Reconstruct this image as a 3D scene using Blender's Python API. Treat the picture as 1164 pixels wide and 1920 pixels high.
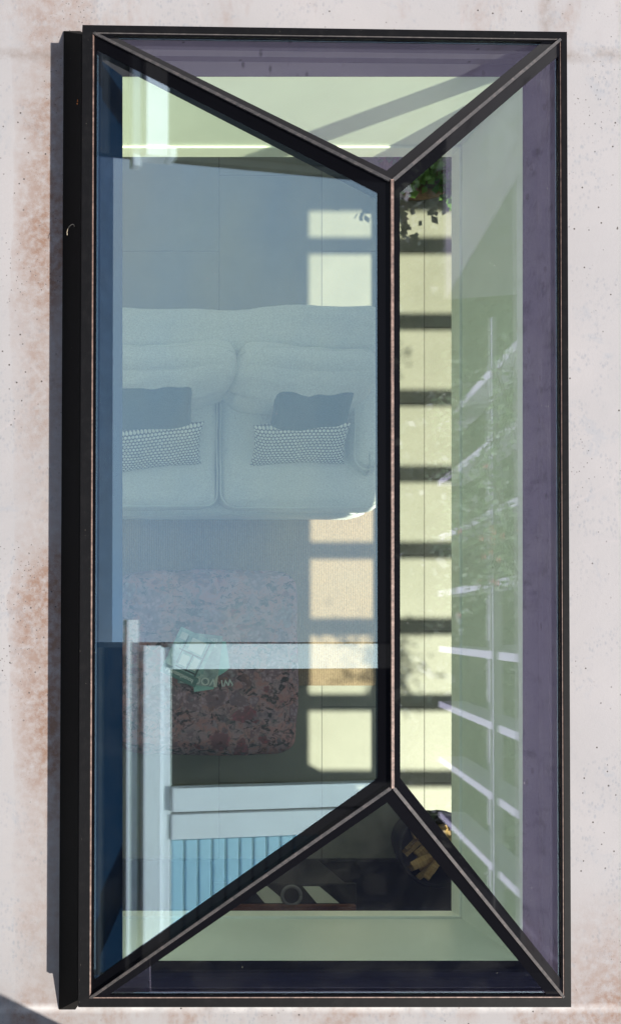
import bpy, bmesh, math, random
from mathutils import Vector, Matrix, noise
R = math.radians
S = bpy.context.scene
for o in list(bpy.data.objects): bpy.data.objects.remove(o)
random.seed(7)

# ------------------------------------------------------------------ camera
CAMZ = 2.9
cd = bpy.data.cameras.new('camera'); cam = bpy.data.objects.new('camera', cd)
S.collection.objects.link(cam); S.camera = cam
cam.location = (0, 0, CAMZ)
cd.sensor_fit = 'AUTO'; cd.sensor_width = 36
cd.lens = 1888/1920*36
cd.shift_x = 511/1920; cd.shift_y = 211/1920
cd.clip_start = 0.05; cd.clip_end = 500

# ------------------------------------------------------------------ world, sun, exposure
SUN_TO = Vector((0.111, -0.0555, 0.206)).normalized()
elev = math.asin(SUN_TO.z)
w = bpy.data.worlds.new('World'); S.world = w; w.use_nodes = True
nt = w.node_tree
sky = nt.nodes.new('ShaderNodeTexSky'); sky.sky_type = 'NISHITA'; sky.sun_disc = False
sky.sun_elevation = elev; sky.sun_rotation = math.atan2(SUN_TO.x, SUN_TO.y)
sky.air_density = 1.0; sky.dust_density = 0.6; sky.ozone_density = 1.5
bg = nt.nodes['Background']; bg.inputs['Strength'].default_value = 0.13
tc = nt.nodes.new('ShaderNodeTexCoord'); mp = nt.nodes.new('ShaderNodeMapping'); mp.inputs['Scale'].default_value = (1.0, 1.0, 2.6)
nt.links.new(tc.outputs['Generated'], mp.inputs[0])
cn = nt.nodes.new('ShaderNodeTexNoise'); cn.inputs['Scale'].default_value = 2.2; cn.inputs['Detail'].default_value = 6; cn.inputs['Roughness'].default_value = 0.55
nt.links.new(mp.outputs[0], cn.inputs['Vector'])
cr_ = nt.nodes.new('ShaderNodeValToRGB'); cr_.color_ramp.elements[0].position = 0.30; cr_.color_ramp.elements[0].color = (.35, .35, .35, 1)
cr_.color_ramp.elements[1].position = 0.62; cr_.color_ramp.elements[1].color = (.92, .92, .92, 1)
nt.links.new(cn.outputs['Fac'], cr_.inputs[0])
mxw = nt.nodes.new('ShaderNodeMix'); mxw.data_type = 'RGBA'; mxw.inputs[7].default_value = (3.35, 3.4, 3.45, 1)     # thin bright cloud
sx = nt.nodes.new('ShaderNodeSeparateXYZ'); nt.links.new(tc.outputs['Generated'], sx.inputs[0])
lo_ = nt.nodes.new('ShaderNodeMapRange'); lo_.inputs['From Min'].default_value = 0.50; lo_.inputs['From Max'].default_value = 0.72
lo_.inputs['To Min'].default_value = 1.0; lo_.inputs['To Max'].default_value = 0.42
nt.links.new(sx.outputs[2], lo_.inputs['Value'])
mm_ = nt.nodes.new('ShaderNodeMath'); mm_.operation = 'MULTIPLY'; nt.links.new(cr_.outputs[0], mm_.inputs[0]); nt.links.new(lo_.outputs[0], mm_.inputs[1])
nt.links.new(mm_.outputs[0], mxw.inputs[0]); nt.links.new(sky.outputs[0], mxw.inputs[6])
nt.links.new(mxw.outputs[2], bg.inputs[0])
sd = bpy.data.lights.new('sun', 'SUN'); sd.energy = 4.6; sd.angle = R(0.9); sd.color = (1, 0.95, 0.87)
so = bpy.data.objects.new('sun', sd); S.collection.objects.link(so)
so.location = (4, -2, 8); so.rotation_euler = SUN_TO.to_track_quat('Z', 'Y').to_euler()
S.view_settings.view_transform = 'Standard'; S.view_settings.look = 'None'
S.view_settings.gamma = 1; S.view_settings.exposure = 1.33
S.cycles.max_bounces = 10; S.cycles.diffuse_bounces = 5; S.cycles.glossy_bounces = 4
S.cycles.transparent_max_bounces = 24; S.cycles.sample_clamp_indirect = 4
S.cycles.use_denoising = True

# ------------------------------------------------------------------ material helpers
class N:
    def __init__(s, name):
        s.m = bpy.data.materials.new(name); s.m.use_nodes = True
        s.t = s.m.node_tree; s.b = s.t.nodes['Principled BSDF']; s.o = s.t.nodes['Material Output']
        s.co = None
    def new(s, k, **kw):
        n = s.t.nodes.new(k)
        for a, v in kw.items(): setattr(n, a, v)
        return n
    def ln(s, a, b): s.t.links.new(a, b)
    def coord(s, kind='Object'):
        n = s.new('ShaderNodeTexCoord'); return n.outputs[kind]
    def noise(s, vec, scale, detail=4, rough=0.6, dist=0.0, col=False):
        n = s.new('ShaderNodeTexNoise'); s.ln(vec, n.inputs['Vector'])
        n.inputs['Scale'].default_value = scale; n.inputs['Detail'].default_value = detail
        n.inputs['Roughness'].default_value = rough; n.inputs['Distortion'].default_value = dist
        return n.outputs['Color' if col else 'Fac']
    def vor(s, vec, scale, out='Distance', feature='F1'):
        n = s.new('ShaderNodeTexVoronoi', feature=feature); s.ln(vec, n.inputs['Vector'])
        n.inputs['Scale'].default_value = scale
        return n.outputs[out]
    def ramp(s, fac, stops, interp='LINEAR'):
        n = s.new('ShaderNodeValToRGB'); n.color_ramp.interpolation = interp
        e = n.color_ramp.elements
        while len(e) < len(stops): e.new(0.5)
        for i, (p, c) in enumerate(stops):
            e[i].position = p
            if not hasattr(c, '__len__'): c = (c, c, c)
            e[i].color = (*c, 1)
        s.ln(fac, n.inputs[0]); return n.outputs[0]
    def mix(s, fac, a, b, mode='MIX'):
        n = s.new('ShaderNodeMix', data_type='RGBA', blend_type=mode)
        for v, i in ((fac, 0), (a, 6), (b, 7)):
            if hasattr(v, 'is_linked'): s.ln(v, n.inputs[i])
            elif hasattr(v, '__len__'): n.inputs[i].default_value = (*v, 1)
            else: n.inputs[i].default_value = v
        return n.outputs[2]
    def math(s, op, a, b=0.0, clamp=False):
        n = s.new('ShaderNodeMath', operation=op, use_clamp=clamp)
        for v, i in ((a, 0), (b, 1)):
            if hasattr(v, 'is_linked'): s.ln(v, n.inputs[i])
            else: n.inputs[i].default_value = v
        return n.outputs[0]
    def mapping(s, vec, scale=(1, 1, 1), rot=(0, 0, 0), loc=(0, 0, 0)):
        n = s.new('ShaderNodeMapping'); s.ln(vec, n.inputs[0])
        n.inputs['Scale'].default_value = scale; n.inputs['Rotation'].default_value = rot
        n.inputs['Location'].default_value = loc
        return n.outputs[0]
    def sep(s, vec):
        n = s.new('ShaderNodeSeparateXYZ'); s.ln(vec, n.inputs[0]); return n.outputs
    def bump(s, h, strength=0.3, dist=0.01):
        n = s.new('ShaderNodeBump'); s.ln(h, n.inputs['Height'])
        n.inputs['Strength'].default_value = strength; n.inputs['Distance'].default_value = dist
        s.ln(n.outputs[0], s.b.inputs['Normal'])
    def base(s, c, rough=0.6, metal=0.0, spec=None):
        if hasattr(c, 'is_linked'): s.ln(c, s.b.inputs['Base Color'])
        else: s.b.inputs['Base Color'].default_value = (*c, 1)
        if hasattr(rough, 'is_linked'): s.ln(rough, s.b.inputs['Roughness'])
        else: s.b.inputs['Roughness'].default_value = rough
        s.b.inputs['Metallic'].default_value = metal
        if spec is not None: s.b.inputs['Specular IOR Level'].default_value = spec
        return s.m

def simple(name, col, rough=0.6, var=0.15, scale=8, metal=0.0, spec=None, bump=0.0):
    n = N(name); co = n.coord()
    f = n.noise(co, scale, 5)
    c2 = tuple(min(1, c*(1+var)) for c in col); c1 = tuple(c*(1-var) for c in col)
    if bump: n.bump(n.noise(co, scale*6, 4), bump, 0.004)
    return n.base(n.ramp(f, [(0.3, c1), (0.7, c2)]), rough, metal, spec)

M = {}
def mat_concrete():
    n = N('stained_concrete'); co = n.coord()
    x, y, z = n.sep(co)
    big = n.noise(co, 1.6, 5, 0.6, 0.6)
    fine = n.noise(co, 26, 6, 0.7)
    c = n.ramp(big, [(0.3, (0.152, 0.146, 0.147)), (0.7, (0.182, 0.171, 0.170))])
    c = n.mix(n.ramp(fine, [(0.35, 0.0), (0.75, 0.35)]), c, (0.165, 0.155, 0.158))
    # cool grey scuffs, made of small broken marks
    scuf = n.ramp(n.noise(co, 5.5, 5, 0.65, 0.8), [(0.47, 0.0), (0.58, 1.0)])
    cell = n.math('MULTIPLY', n.ramp(n.vor(n.mapping(co, (1, .6, 1), (0, 0, .5)), 95), [(0.22, 1.0), (0.5, 0.0)]), n.ramp(n.noise(co, 45, 4, .8), [(0.42, 0.0), (0.55, 1.0)]))
    c = n.mix(n.math('MULTIPLY', n.math('MULTIPLY', scuf, cell), 0.5), c, (0.10, 0.107, 0.12))
    sm = n.ramp(n.noise(co, 9, 6, 0.7, 1.4), [(0.55, 0.0), (0.63, 0.4)])
    c = n.mix(n.math('MULTIPLY', sm, scuf), c, (0.13, 0.137, 0.15))
    # rust coloured stains: strong along the left side of the kerb and near the kerb ends
    def band(v, c0, wd):   # soft bump around c0
        d = n.math('ABSOLUTE', n.math('SUBTRACT', v, c0))
        return n.math('SUBTRACT', 1.0, n.math('DIVIDE', d, wd), True)
    wob = n.noise(co, 2.0, 5, 0.65, 0.3)
    wobx = n.math('ADD', x, n.math('MULTIPLY', n.math('SUBTRACT', wob, 0.5), 0.10))
    left = band(wobx, 0.05, 0.13)
    patch = n.ramp(n.noise(n.mapping(co, (1.2, .8, 1)), 1.9, 5, 0.6), [(0.40, 0.0), (0.60, 1.0)])
    left = n.math('MULTIPLY', n.math('POWER', left, 0.45), n.math('ADD', 0.35, n.math('MULTIPLY', patch, 0.9)))
    top = n.math('MULTIPLY', band(y, 1.84, 0.12), n.ramp(n.noise(n.mapping(co, (1, .35, 1)), 5.0, 5, 0.7), [(0.50, 0.0), (0.66, 1.0)]))
    bot = n.math('MULTIPLY', band(y, -1.19, 0.12), n.ramp(n.noise(n.mapping(co, (1, .4, 1), loc=(3, 1, 0)), 7.0, 5, 0.7), [(0.45, 0.0), (0.6, 1.0)]))
    cor = n.math('MULTIPLY', n.math('MULTIPLY', band(x, 1.74, 0.3), band(y, -1.16, 0.38)), 0.9)
    st = n.math('ADD', n.math('ADD', left, n.math('MULTIPLY', top, 0.6)), n.math('ADD', n.math('MULTIPLY', bot, 0.7), cor), True)
    st = n.math('MULTIPLY', st, n.ramp(n.noise(co, 32, 6, 0.75), [(0.32, 0.12), (0.60, 1.0)]))
    c = n.mix(n.math('MULTIPLY', st, 0.95, True), c, (0.105, 0.058, 0.038))
    # small rusty freckles
    fr = n.math('MULTIPLY', n.ramp(n.vor(co, 130), [(0.10, 1.0), (0.17, 0.0)]), n.ramp(n.noise(co, 6, 3), [(0.5, 0.0), (0.62, 0.8)]))
    c = n.mix(n.math('MULTIPLY', fr, n.math('ADD', 0.2, st, True)), c, (0.06, 0.028, 0.016))
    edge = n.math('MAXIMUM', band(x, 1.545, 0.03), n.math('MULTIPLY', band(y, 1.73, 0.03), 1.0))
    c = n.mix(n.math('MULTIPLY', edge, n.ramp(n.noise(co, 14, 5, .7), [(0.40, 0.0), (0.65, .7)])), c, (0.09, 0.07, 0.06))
    wht = n.math('MULTIPLY', band(y, -1.166, 0.018), n.ramp(n.noise(co, 9, 4), [(0.35, 0.0), (0.6, 0.5)]))
    c = n.mix(wht, c, (0.42, 0.41, 0.40))
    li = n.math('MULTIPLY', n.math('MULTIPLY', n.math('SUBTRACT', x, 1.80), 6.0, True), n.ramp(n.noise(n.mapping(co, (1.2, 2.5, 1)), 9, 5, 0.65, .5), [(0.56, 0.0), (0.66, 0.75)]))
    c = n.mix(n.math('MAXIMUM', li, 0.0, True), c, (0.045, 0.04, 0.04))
    # pits and lichen specks
    dots = n.ramp(n.vor(co, 34), [(0.075, 1.0), (0.11, 0.0)])
    dm = n.ramp(n.noise(co, 2.6, 4, 0.6), [(0.46, 0.0), (0.54, 1.0)])
    dots2 = n.ramp(n.vor(n.mapping(co, loc=(5, 2, 0)), 75), [(0.10, 1.0), (0.16, 0.0)])
    dm2 = n.ramp(n.noise(n.mapping(co, loc=(2, 7, 0)), 3.2, 4, 0.6), [(0.54, 0.0), (0.62, 1.0)])
    dd = n.math('MAXIMUM', n.math('MULTIPLY', dots, dm), n.math('MULTIPLY', n.math('MULTIPLY', dots2, dm2), .85))
    c = n.mix(dd, c, (0.035, 0.028, 0.025))
    # hairline cracks
    cr = n.ramp(n.vor(n.mapping(co, (1, 1, 1)), 1.3, feature='DISTANCE_TO_EDGE'), [(0.0, 1.0), (0.006, 0.0)])
    crd = n.ramp(n.noise(co, 3, 3), [(0.5, 0.0), (0.6, 0.35)])
    c = n.mix(n.math('MULTIPLY', cr, crd), c, (0.2, 0.18, 0.18))
    h = n.math('SUBTRACT', n.math('ADD', n.math('MULTIPLY', fine, .6), n.math('MULTIPLY', n.noise(co, 160, 2), .25)), dd)
    n.bump(h, 0.35, 0.004)
    return n.base(c, 0.85)
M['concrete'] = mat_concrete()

def mat_black(name, col, rough, sc=30, dust=0.25):
    n = N(name); co = n.coord()
    d = n.ramp(n.noise(co, sc, 6, 0.7, 0.4), [(0.48, 0.0), (0.75, dust)])
    c = n.mix(d, col, (0.014, 0.013, 0.013))
    sp = n.ramp(n.vor(co, 60), [(0.03, 0.7), (0.05, 0.0)])
    c = n.mix(n.math('MULTIPLY', sp, n.ramp(n.noise(co, 4, 2), [(0.5, 0), (0.6, 1)])), c, (0.3, 0.26, 0.22))
    return n.base(c, rough, 0.0, 0.02)
M['frame'] = mat_black('black_coated_metal', (0.004, 0.004, 0.0045), 0.45, 30, .25)
M['flash'] = mat_black('dull_black_flashing', (0.010, 0.0095, 0.009), 0.7, 18, 0.4)
M['border'] = simple('black_printed_glass_border', (0.003, 0.003, 0.004), 0.03, 0.05, 8, spec=0.06)
M['beam'] = mat_black('black_beam_inside', (0.004, 0.004, 0.005), 0.6, 30, 0.0)

def mat_seal():
    n = N('weathered_copper_strip'); co = n.coord()
    c = n.ramp(n.noise(co, 60, 5, 0.8), [(0.32, (0.02, 0.012, 0.010)), (0.5, (0.08, 0.045, 0.034)), (0.7, (0.16, 0.105, 0.085))])
    n.bump(n.noise(co, 140, 3), 0.5, 0.002)
    return n.base(c, 0.6, 0.15)
M['seal'] = mat_seal()
def mat_hipseal():
    n = N('grey_sealant_strip'); co = n.coord()
    c = n.ramp(n.noise(co, 60, 5, 0.8), [(0.32, (0.012, 0.011, 0.011)), (0.55, (0.036, 0.031, 0.03)), (0.75, (0.09, 0.07, 0.064))])
    n.bump(n.noise(co, 140, 3), 0.5, 0.002)
    return n.base(c, 0.6)
M['hipseal'] = mat_hipseal()

def mat_glass(name, tcol, r0=0.150, rk=-0.25, dust=1.0):
    n = N(name); t = n.t
    t.nodes.remove(n.b)
    lw = n.new('ShaderNodeLayerWeight'); lw.inputs['Blend'].default_value = 0.5
    fac = n.math('ADD', r0, n.math('MULTIPLY', n.math('POWER', lw.outputs['Facing'], 4.0), rk), True)
    gl = n.new('ShaderNodeBsdfGlossy'); gl.inputs['Roughness'].default_value = 0.0
    n.ln(n.ramp(lw.outputs['Facing'], [(0.05, (0.66, 0.86, 1.0)), (0.20, (0.66, 0.84, 1.0)), (0.38, (0.66, 0.70, 1.0)), (0.55, (0.68, 0.62, 1.0))]), gl.inputs['Color'])
    tr = n.new('ShaderNodeBsdfTransparent'); tr.inputs['Color'].default_value = (*tcol, 1)
    mx = n.new('ShaderNodeMixShader'); n.ln(fac, mx.inputs[0]); n.ln(tr.outputs[0], mx.inputs[1]); n.ln(gl.outputs[0], mx.inputs[2])
    co = n.coord(); df = n.new('ShaderNodeBsdfDiffuse'); df.inputs['Color'].default_value = (.45, .43, .40, 1)
    spk = n.math('MULTIPLY', n.ramp(n.vor(co, 26), [(0.022, 1.0), (0.035, 0.0)]), n.ramp(n.noise(co, 4, 3), [(0.50, 0.0), (0.6, .8)]))
    film = n.ramp(n.noise(n.mapping(co, (1, 1, .5)), 7, 6, .75, .6), [(0.45, 0.0), (0.8, .010)])
    m2 = n.new('ShaderNodeMixShader'); n.ln(n.math('MULTIPLY', n.math('MAXIMUM', spk, film), dust), m2.inputs[0])
    n.ln(mx.outputs[0], m2.inputs[1]); n.ln(df.outputs[0], m2.inputs[2])
    n.ln(m2.outputs[0], n.o.inputs['Surface'])
    return n.m
M['glass'] = mat_glass('solar_control_glass', (0.946, 0.985, 0.890))
M['clear'] = mat_glass('clear_window_glass', (0.985, 0.99, 0.985), 0.02, 0.3, 0.0)

def mat_plaster():
    n = N('white_plaster'); co = n.coord()
    c = n.ramp(n.noise(co, 3, 4), [(0.3, (0.70, 0.73, 0.72)), (0.7, (0.76, 0.79, 0.78))])
    n.bump(n.noise(co, 40, 5), 0.08, 0.003)
    return n.base(c, 0.35)
M['plaster'] = mat_plaster()
M['trim'] = simple('white_gloss_trim', (0.86, 0.86, 0.83), 0.3, 0.02)
M['wallpaint'] = simple('off_white_wall_paint', (0.85, 0.85, 0.81), 0.7, 0.04, 3)
M['ceiling'] = simple('ceiling_paint', (0.82, 0.82, 0.80), 0.8, 0.02, 3)

def mat_tile():
    # 0.6 x 0.89 m stone slabs in half bond, long side along y; joints follow the real laying
    n = N('pale_stone_tile'); co = n.coord()
    x, y, z = n.sep(co)
    u = n.math('DIVIDE', n.math('SUBTRACT', x, 1.0625 - 6.0), 0.6)
    col = n.math('FLOOR', u); fu = n.math('FRACT', u)
    odd = n.math('FLOORED_MODULO', col, 2.0)
    v = n.math('DIVIDE', n.math('SUBTRACT', n.math('ADD', y, n.math('MULTIPLY', odd, 0.445)), 1.742 - 8.9), 0.89)
    row = n.math('FLOOR', v); fv = n.math('FRACT', v)
    du = n.math('MULTIPLY', n.math('MINIMUM', fu, n.math('SUBTRACT', 1.0, fu)), 0.6)
    dv = n.math('MULTIPLY', n.math('MINIMUM', fv, n.math('SUBTRACT', 1.0, fv)), 0.89)
    d = n.math('MINIMUM', du, dv)
    joint = n.ramp(d, [(0.0024, 1.0), (0.0036, 0.0)])
    cmb = n.new('ShaderNodeCombineXYZ'); n.ln(col, cmb.inputs[0]); n.ln(row, cmb.inputs[1])
    wn = n.new('ShaderNodeTexWhiteNoise'); n.ln(cmb.outputs[0], wn.inputs['Vector'])
    c = n.ramp(n.noise(co, 5, 6, 0.65), [(0.3, (0.232, 0.228, 0.188)), (0.7, (0.275, 0.27, 0.225))])
    c = n.mix(n.math('MULTIPLY', wn.outputs['Value'], 0.25), c, (0.19, 0.19, 0.15))
    c = n.mix(n.ramp(n.noise(co, 120, 3, 0.8), [(0.45, 0.0), (0.8, 0.35)]), c, (0.20, 0.195, 0.17))
    c = n.mix(joint, c, (0.07, 0.06, 0.05))
    n.bump(n.math('SUBTRACT', n.math('MULTIPLY', n.noise(co, 60, 4), .3), joint), 0.3, 0.003)
    return n.base(c, 0.45)
M['tile'] = mat_tile()

def mat_fabric(name, col, scale=260, var=0.12, bump=0.35):
    n = N(name); co = n.coord()
    f = n.noise(co, scale, 3, 0.8)
    g = n.noise(co, 3.5, 5, 0.6)
    c = n.ramp(f, [(0.3, tuple(a*(1-var*1.6) for a in col)), (0.7, tuple(min(1, a*(1+var)) for a in col))])
    c = n.mix(n.ramp(g, [(0.35, 0.0), (0.75, 0.18)]), c, tuple(a*0.8 for a in col))
    n.bump(f, bump, 0.004)
    m = n.base(c, 0.95, 0, 0.1)
    n.b.inputs['Sheen Weight'].default_value = 0.25
    return m
M['sofa'] = mat_fabric('pale_grey_sofa_wool', (0.70, 0.72, 0.69), 130, 0.16, 0.5)
M['sofa_pipe'] = mat_fabric('sofa_piping', (0.68, 0.70, 0.66))
M['teal'] = mat_fabric('slate_teal_felt', (0.030, 0.070, 0.066), 150, 0.25, 0.6)

def mat_bobble():
    n = N('bobble_weave'); uv = n.coord('UV')
    x, y, z = n.sep(uv)
    v = n.math('MULTIPLY', y, 15.0); row = n.math('FLOOR', v); fv = n.math('SUBTRACT', n.math('FRACT', v), 0.5)
    odd = n.math('MULTIPLY', n.math('FLOORED_MODULO', row, 2.0), 0.5)
    u = n.math('ADD', n.math('MULTIPLY', x, 25.0), odd); fu = n.math('SUBTRACT', n.math('FRACT', u), 0.5)
    d = n.math('SQRT', n.math('ADD', n.math('POWER', n.math('MULTIPLY', fu, 1.0), 2.0), n.math('POWER', n.math('MULTIPLY', fv, 1.0), 2.0)))
    dot = n.ramp(d, [(0.36, 1.0), (0.47, 0.0)])
    c = n.mix(dot, (0.07, 0.075, 0.075), (0.82, 0.82, 0.76))
    n.bump(n.math('ADD', dot, n.math('MULTIPLY', n.noise(uv, 300, 2), .2)), 0.8, 0.008)
    return n.base(c, 0.9)
M['bobble'] = mat_bobble()

def mat_rug():
    n = N('ribbed_sisal'); co = n.coord()
    x, y, z = n.sep(co)
    rib = n.math('SINE', n.math('MULTIPLY', x, 2*math.pi/0.0105))
    rib = n.math('MULTIPLY', n.math('ADD', rib, 1.0), 0.5)
    kn = n.noise(n.mapping(co, (1, .45, 1)), 150, 3, 0.8)
    c = n.ramp(kn, [(0.3, (0.25, 0.17, 0.105)), (0.7, (0.50, 0.36, 0.23))])
    c = n.mix(n.math('MULTIPLY', rib, 0.55), c, (0.15, 0.12, 0.095))
    c = n.mix(n.ramp(n.noise(co, 3, 3), [(0.4, 0), (0.7, .25)]), c, (0.30, 0.25, 0.20))
    n.bump(n.math('ADD', n.math('MULTIPLY', rib, -1.0), kn), 0.5, 0.004)
    return n.base(c, 0.95)
M['rug'] = mat_rug()

def mat_floral():
    n = N('faded_floral_print'); co = n.coord()
    wv = n.new('ShaderNodeVectorMath', operation='SCALE')
    nz = n.noise(co, 9, 4, 0.6, 0, True)
    sb = n.new('ShaderNodeVectorMath', operation='SUBTRACT'); n.ln(nz, sb.inputs[0]); sb.inputs[1].default_value = (0.5, 0.5, 0.5)
    n.ln(sb.outputs[0], wv.inputs[0]); wv.inputs['Scale'].default_value = 0.10
    ad = n.new('ShaderNodeVectorMath', operation='ADD'); n.ln(co, ad.inputs[0]); n.ln(wv.outputs[0], ad.inputs[1])
    p = ad.outputs[0]
    c = n.ramp(n.noise(p, 11, 5, 0.7), [(0.30, (0.20, 0.18, 0.19)), (0.45, (0.46, 0.38, 0.36)), (0.56, (0.50, 0.30, 0.25)), (0.7, (0.38, 0.36, 0.37))])
    # dark leaves
    lf = n.ramp(n.noise(n.mapping(p, (1, 1.6, 1), (0, 0, .7)), 17, 4, 0.75, 0.8), [(0.53, 0.0), (0.57, 0.9)])
    c = n.mix(lf, c, (0.035, 0.048, 0.045))
    lf2 = n.ramp(n.noise(n.mapping(p, (1.7, 1, 1), (0, 0, 2.1), (4, 4, 0)), 14, 4, 0.75, 0.8), [(0.56, 0.0), (0.60, 0.7)])
    c = n.mix(lf2, c, (0.16, 0.20, 0.17))
    # flowers: petal modulated cells
    for sc, th, seed, cols in ((9.0, 0.60, 1.3, [(0.0, (0.60, 0.50, 0.50)), (0.40, (0.48, 0.43, 0.45)), (0.62, (0.46, 0.16, 0.18)), (0.80, (0.44, 0.28, 0.21)), (0.9, (0.42, 0.46, 0.43))]),
                               (17, 0.46, 6.1, [(0.0, (0.58, 0.48, 0.46)), (0.5, (0.40, 0.10, 0.11)), (0.62, (0.46, 0.30, 0.20)), (0.85, (0.30, 0.33, 0.33))])):
        q = n.mapping(p, loc=(seed, seed*.7, 0))
        vn = n.new('ShaderNodeTexVoronoi'); n.ln(q, vn.inputs['Vector']); vn.inputs['Scale'].default_value = sc
        pet = n.vor(q, sc*3.6)
        dist = n.math('ADD', vn.outputs['Distance'], n.math('MULTIPLY', pet, 0.22))
        msk = n.ramp(dist, [(th-0.03, 1.0), (th+0.03, 0.0)])
        r = n.sep(vn.outputs['Color'])[0]
        on = n.math('GREATER_THAN', n.sep(vn.outputs['Color'])[1], 0.30)
        fc = n.ramp(r, cols, 'CONSTANT')
        fc = n.mix(n.ramp(pet, [(0.15, 0.0), (0.55, 0.75)]), fc, (0.14, 0.10, 0.10))
        ctr = n.ramp(vn.outputs['Distance'], [(0.06, 0.8), (0.12, 0.0)])
        fc = n.mix(ctr, fc, (0.10, 0.03, 0.03))
        c = n.mix(n.math('MULTIPLY', n.math('MULTIPLY', msk, on), 0.85), c, fc)
    br = n.ramp(n.noise(p, 55, 4, 0.8), [(0.60, 0.0), (0.66, 0.5)])
    c = n.mix(br, c, (0.10, 0.095, 0.10))
    c = n.mix(1.0, c, (1.0, 0.80, 0.98), 'MULTIPLY')
    n.bump(n.noise(co, 200, 2), 0.3, 0.003)
    return n.base(c, 0.9, 0, .15)
M['floral'] = mat_floral()

M['white_paint'] = simple('white_window_paint', (0.88, 0.89, 0.92), 0.4, 0.03, 6)
M['blue_paint'] = simple('pale_blue_louvre_paint', (0.45, 0.72, 0.86), 0.45, 0.05, 5)
M['slate'] = simple('dark_slate_cladding', (0.03, 0.032, 0.035), 0.7, 0.25, 6, bump=0.3)
M['slate_blue'] = simple('blue_roof_slate', (0.03, 0.045, 0.075), 0.6, 0.25, 4)
M['dark_glass'] = simple('dark_window_pane', (0.012, 0.014, 0.016), 0.06, 0.1, 3, spec=0.6)
M['render_wall'] = simple('dark_stock_render', (0.045, 0.045, 0.055), 0.85, 0.25, 5, bump=0.4)
M['grey_render'] = simple('grey_chimney_render', (0.30, 0.28, 0.27), 0.85, 0.15, 5, bump=0.4)
M['metal_edge'] = simple('lead_edge', (0.16, 0.16, 0.17), 0.6, 0.15, 10)
M['bench'] = simple('matt_black_iron', (0.007, 0.007, 0.007), 0.6, 0.2, 15)
M['hearth'] = simple('black_slate_hearth', (0.014, 0.014, 0.013), 0.6, 0.3, 8)
M['pale_strip_mat'] = simple('pale_strip_surface', (0.72, 0.72, 0.62), 0.7, 0.1, 8)
M['brown_wood'] = simple('dark_brown_oak', (0.13, 0.045, 0.022), 0.6, 0.35, 12)
M['pergola'] = simple('white_weathered_timber', (0.50, 0.50, 0.49), 0.6, 0.12, 10, bump=0.2)
M['grey_frame'] = simple('grey_door_frame', (0.18, 0.18, 0.18), 0.5, 0.05)
M['wicker'] = simple('brown_wicker', (0.13, 0.07, 0.035), 0.8, 0.5, 40, bump=0.8)
M['soil'] = simple('potting_soil', (0.03, 0.022, 0.016), 0.95, 0.4, 40)
M['paving'] = simple('terrace_paving', (0.22, 0.21, 0.19), 0.85, 0.15, 4)
M['lawn'] = simple('mown_grass', (0.045, 0.085, 0.025), 0.9, 0.35, 3, bump=0.5)
M['bark'] = simple('rough_bark', (0.07, 0.05, 0.035), 0.9, 0.4, 14, bump=0.8)
M['orange_leaf'] = simple('orange_dead_leaf', (0.45, 0.13, 0.02), 0.8, 0.4, 80)
M['pale_leaf'] = simple('pale_dead_leaf', (0.30, 0.25, 0.18), 0.8, 0.4, 80)
M['red_petal'] = simple('red_petals', (0.62, 0.04, 0.03), 0.6, 0.3, 8)
def mat_leaf(name, a, b):
    n = N(name); co = n.coord()
    c = n.ramp(n.noise(co, 2.2, 3), [(0.35, a), (0.65, b)])
    return n.base(c, 0.55)
M['leaf_dark'] = mat_leaf('dark_hedge_leaf', (0.018, 0.042, 0.014), (0.04, 0.08, 0.022))
M['leaf'] = mat_leaf('fresh_leaf', (0.06, 0.15, 0.018), (0.11, 0.22, 0.03))
def mat_log():
    n = N('split_log'); co = n.coord()
    r = n.noise(n.mapping(co, (1, 1, 8)), 14, 5, 0.7)
    c = n.ramp(r, [(0.3, (0.30, 0.17, 0.06)), (0.7, (0.62, 0.42, 0.18))])
    n.bump(r, 0.6, 0.01)
    return n.base(c, 0.8)
M['log'] = mat_log()
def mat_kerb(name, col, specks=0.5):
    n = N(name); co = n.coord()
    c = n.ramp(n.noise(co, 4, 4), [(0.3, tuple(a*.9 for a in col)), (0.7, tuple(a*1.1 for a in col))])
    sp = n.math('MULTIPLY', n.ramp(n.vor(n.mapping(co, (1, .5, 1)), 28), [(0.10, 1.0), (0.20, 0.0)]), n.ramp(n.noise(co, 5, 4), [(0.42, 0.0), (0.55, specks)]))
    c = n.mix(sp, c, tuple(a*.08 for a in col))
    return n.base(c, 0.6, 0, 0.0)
M['kerb_lilac_reflection'] = mat_kerb('lilac_reflection_kerb', (0.034, 0.030, 0.050), 1.0)  # reflection of the speckled roof concrete, put into the kerb's colour
M['kerb_blue_reflection'] = mat_kerb('blue_reflection_kerb', (0.002, 0.008, 0.030), 0.0)  # blue reflection on the left glass, put into the kerb's colour
M['kerb_black'] = mat_kerb('black_kerb_paint', (0.003, 0.003, 0.006), 0.0)

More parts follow.
